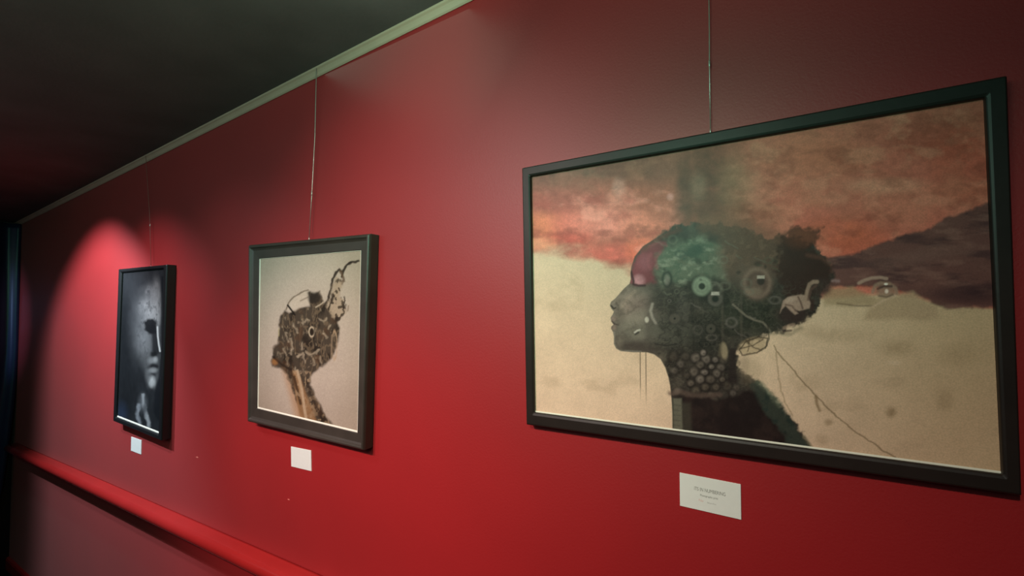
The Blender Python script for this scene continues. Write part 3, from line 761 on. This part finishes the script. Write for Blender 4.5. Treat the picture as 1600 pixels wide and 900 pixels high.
dark = framed('framed_portrait', 'narrow black-framed dark portrait of a shadowed face near the corridor end', None,
    OUT_L, IN_L, fy, [(0, D-.001), (0, fy+.003), (.12, fy), (.75, fy), (1.0, fy+.003), (1.0, D-.010), (.6, D-.001)], M['frame_charcoal'],
    .0065, fy+.007, paint_dark, 170, 330, art_mat('dark_portrait_pigment', .4), fy+.009, (.08, .12, .08, 1))

# ------------------------------------------------------------------ caption cards
def text_part(body, size, material, parent, x, z, name='caption_text', sx=1.0):
    cu = bpy.data.curves.new(name, 'FONT'); cu.body = body; cu.size = size; cu.align_x = 'LEFT'; cu.extrude = 0.00005
    tmp = bpy.data.objects.new('tmp', cu); C.objects.link(tmp)
    bpy.context.view_layer.update()
    dg = bpy.context.evaluated_depsgraph_get()
    me = bpy.data.meshes.new_from_object(tmp.evaluated_get(dg))
    bpy.data.objects.remove(tmp)
    for v in me.vertices:
        X_, Y_, Z_ = v.co; v.co = Vector((x+X_*sx, -.0019-Z_, z+Y_))
    me.materials.clear(); me.materials.append(material); me.name = name
    o = bpy.data.objects.new(name, me); C.objects.link(o); o.parent = parent
    return o
def card(px, label, rotated=None):
    P = [at(x, y, D) for x, y in px]
    org = P[3].copy(); org.y = D
    t = thing('caption_card', label, 'card', org, 'caption cards under the framed pictures')
    w = ((P[1]-P[0]).length+(P[2]-P[3]).length)/2; h = ((P[3]-P[0]).length+(P[2]-P[1]).length)/2
    ang = math.atan2(P[2].z-P[3].z, P[2].x-P[3].x)
    t.rotation_euler = (0, -ang, 0)
    bm = bmesh.new(); add_box(bm, 0, w, -.0018, .0006, 0, h)
    bmesh.ops.bevel(bm, geom=bm.edges[:], offset=.0004, segments=1, affect='EDGES')
    mesh_obj('card', bm, M['card'], t)
    return t, w, h
t, w, h = card([(1063.2, 738.3), (1158.6, 756.7), (1158.6, 811.7), (1062.6, 789.7)], 'white caption card with grey printed lines below the wide painting')
text_part('ITS IN NUMBERING', h*.150, M['ink'], t, w*.245, h*.575, 'title_text', .66)
text_part('Photographic print', h*.085, M['ink'], t, w*.345, h*.43, 'subtitle_text', .75)
text_part('No', h*.10, M['ink_red'], t, w*.32, h*.27, 'mark_text', 1.0)
text_part('Edition of ten', h*.065, M['ink_pale'], t, w*.46, h*.26, 'edition_text', .7)
card([(457, 697), (488.3, 705.3), (487.3, 736), (455.8, 728.5)], 'blank-looking white card on the red wall under the horned head drawing')
card([(206, 683), (222, 687.5), (221, 710), (205.3, 704)], 'small white card on the red wall under the dark portrait')

# ------------------------------------------------------------------ hanging wires
def hang(top_px, mark_px, bot_px, r, label, m_):
    y = D-.012
    a = at(*bot_px, y); b = at(*mark_px, y)
    c_ = at(*top_px, y)
    # continue up to the cove moulding
    dirv = (c_-a).normalized(); tz = ceil_z(c_.x)-.006
    top = c_+dirv*max(0, (tz-c_.z)/dirv.z)
    top.y = D-.020
    t = thing('picture_wire', label, 'wire', a, 'wires holding the framed pictures')
    bm = bmesh.new(); add_tube(bm, [a-a, b-a, c_-a, top-a], r, 8); mesh_obj('cord', bm, m_, t, smooth=True)
    bm = bmesh.new(); add_tube(bm, [b-a+Vector((0, 0, -.006)), b-a+Vector((0, 0, -.004)), b-a+Vector((0, 0, .004)), b-a+Vector((0, 0, .006))], [r*1.1, r*1.9, r*1.9, r*1.1], 10)
    mesh_obj('clamp', bm, M['wire'], t, smooth=True)
    bm = bmesh.new(); add_tube(bm, [Vector((0, 0, -.010)), Vector((0, 0, -.002)), Vector((0, 0, .003))], [r*1.5, r*1.7, r*1.1], 10)
    mesh_obj('end_hook', bm, M['wire'], t, smooth=True)
hang((1108.5, 60), (1108.5, 99), (1110, 203), .00075, 'bright steel wire holding up the wide painting', M['wire'])
hang((492, 214), (487.3, 302), (483, 372), .0010, 'pale wire rising from the horned head drawing to the moulding', M['wire'])
hang((233.5, 330), (234.5, 352), (236, 416), .0009, 'faint wire above the narrow dark portrait', M['nylon'])

# tiny pale chips in the paint
for (px, py, s) in ((308, 714.5, .0055), (451, 780.5, .0035)):
    p = at(px, py, D)
    bm = bmesh.new(); n = 9; rr = [1, .8, 1.1, .7, .95, 1.15, .75, 1, .85]
    v = [bm.verts.new((s*1.6*rr[k]*math.cos(2*math.pi*k/n), -.0006, s*.5*rr[k]*math.sin(2*math.pi*k/n))) for k in range(n)]
    c0 = bm.verts.new((0, -.0010, 0)); back = [bm.verts.new((q.co.x*1.1, .0006, q.co.z*1.1)) for q in v]
    for k in range(n):
        bm.faces.new((v[k], v[(k+1) % n], c0)); bm.faces.new((back[k], back[(k+1) % n], v[(k+1) % n], v[k]))
    o = mesh_obj('paint_chip', bm, M['speck']); o.location = p
    tag(o, 'tiny pale chip in the red wall between the two smaller pictures' if px < 400 else 'tiny pale chip in the red wall just above the handrail', 'paint chip', 'tiny chips in the wall paint')

# unseen fin added to cut off the ceiling spot (shades the wall towards the curtain)
def fin(x, dy, tx):
    d = Vector((tx-x, dy, 0)).normalized(); n_ = Vector((-d.y, d.x, 0))*-1
    if n_.y > 0: n_ = -n_
    p0 = Vector((x, D-dy, 0))+d*.12; p1 = p0+n_*.55
    bm = bmesh.new(); P = []
    for dz in (-.27, .004):
        for q in (p0, p1, p1+d*.008, p0+d*.008): P.append((q.x, q.y, ceil_z(q.x)+dz))
    add_hexa(bm, P); return mesh_obj('spot_blocker', bm, M['door'])
struct(fin(-2.85, .84, -3.95), 'unseen dark fin added under the ceiling to block the spotlight', 'trim')

# ------------------------------------------------------------------ lights
def spot(name, loc, target, energy, col, size, blend, rad):
    l = bpy.data.lights.new(name, 'SPOT'); l.energy = energy; l.color = col; l.spot_size = math.radians(size); l.spot_blend = blend; l.shadow_soft_size = rad
    o = bpy.data.objects.new(name, l); C.objects.link(o); o.location = loc
    d = Vector(target)-Vector(loc); o.rotation_euler = d.to_track_quat('-Z', 'Y').to_euler()
    return o
def area(name, loc, target, energy, col, sx, sy):
    l = bpy.data.lights.new(name, 'AREA'); l.energy = energy; l.color = col; l.shape = 'RECTANGLE'; l.size = sx; l.size_y = sy
    o = bpy.data.objects.new(name, l); C.objects.link(o); o.location = loc
    d = Vector(target)-Vector(loc); o.rotation_euler = d.to_track_quat('-Z', 'Y').to_euler()
    return o
def rgb(r, g, b):
    m_ = max(r, g, b); return m_, (r/m_, g/m_, b/m_)
def wash(name, x, dy, tx, tz, size, blend, e):
    en, c_ = rgb(*e)
    return spot(name, (x, D-dy, ceil_z(x)-.03), (tx, D, EYE+tz), en, c_, size, blend, .03)
wash('spot_portrait', -2.85, .84, -3.02, -.60, 88, .55, (98, 112, 130))
wash('spot_portrait_halo', -2.92, .40, -3.00, -.30, 84, 1.0, (2, 8, 8))
for n_ in ('spot_portrait', 'spot_portrait_halo'): bpy.data.objects[n_].data.shadow_soft_size = .016
wash('spot_between', -2.30, .70, -2.40, -.70, 90, .9, (34, 27, 32))
wash('spot_drawing', -1.60, .90, -1.70, -.70, 90, 1.0, (14, 20, 20))
wash('spot_centre', -.90, 1.50, -.80, -.30, 70, 1.0, (61, 45, 43))
wash('spot_low', -1.30, 1.50, -1.20, -.90, 60, 1.0, (78, 41, 44))
wash('spot_card', -.90, 1.60, -.80, -.75, 66, 1.0, (38, 24, 21))
wash('spot_painting', -.20, 1.60, .0, -.80, 66, 1.0, (47, 37, 31))
def glow(name, loc, target, sx, sy, e):
    en, c_ = rgb(*e); return area(name, loc, target, en, c_, sx, sy)
glow('green_glow', (-.20, -.10, ceil_z(-.2)-.50), (-.70, .40, ceil_z(-.7)), .3, .3, (2.4, 7.8, 5.2))
glow('green_glow_cove', (-.60, .50, ceil_z(-.6)-.15), (-.80, .60, ceil_z(-.8)), .1, .1, (.45, .85, .62))
glow('upper_wall_fill', (-.75, .30, ceil_z(-.75)-.035), (-.75+SLOPE, .31, 0), 4.2, .55, (1.1, 3.9, 3.0))  # added source without a fixture, lays a grey-green veil on the upper wall
for k_, (x_, z_, sx_, sz_, e_) in enumerate(((.0, .5, 1.5, .5, (.5, 1.8, 1.6)), (-1.6, .5, 1.5, .5, (3.0, 5.2, 4.9)), (-3.2, .3, 1.5, .6, (.8, 1.2, 1.3)))):
    glow('opposite_fill', (x_, -.90, EYE+z_), (x_, D, EYE+z_), sx_, sz_, e_)  # soft fill added before the opposite wall, which has no opening
spot('blue_glow', (XL+.75, -.35, EYE-.02), (XL+.08, .66, EYE-.10), 34, (.36, .55, 1.0), 40, 1.0, .02)
wd = bpy.data.worlds.new('world'); scene.world = wd; wd.use_nodes = True
wd.node_tree.nodes['Background'].inputs[0].default_value = (.02, .02, .02, 1); wd.node_tree.nodes['Background'].inputs[1].default_value = .3
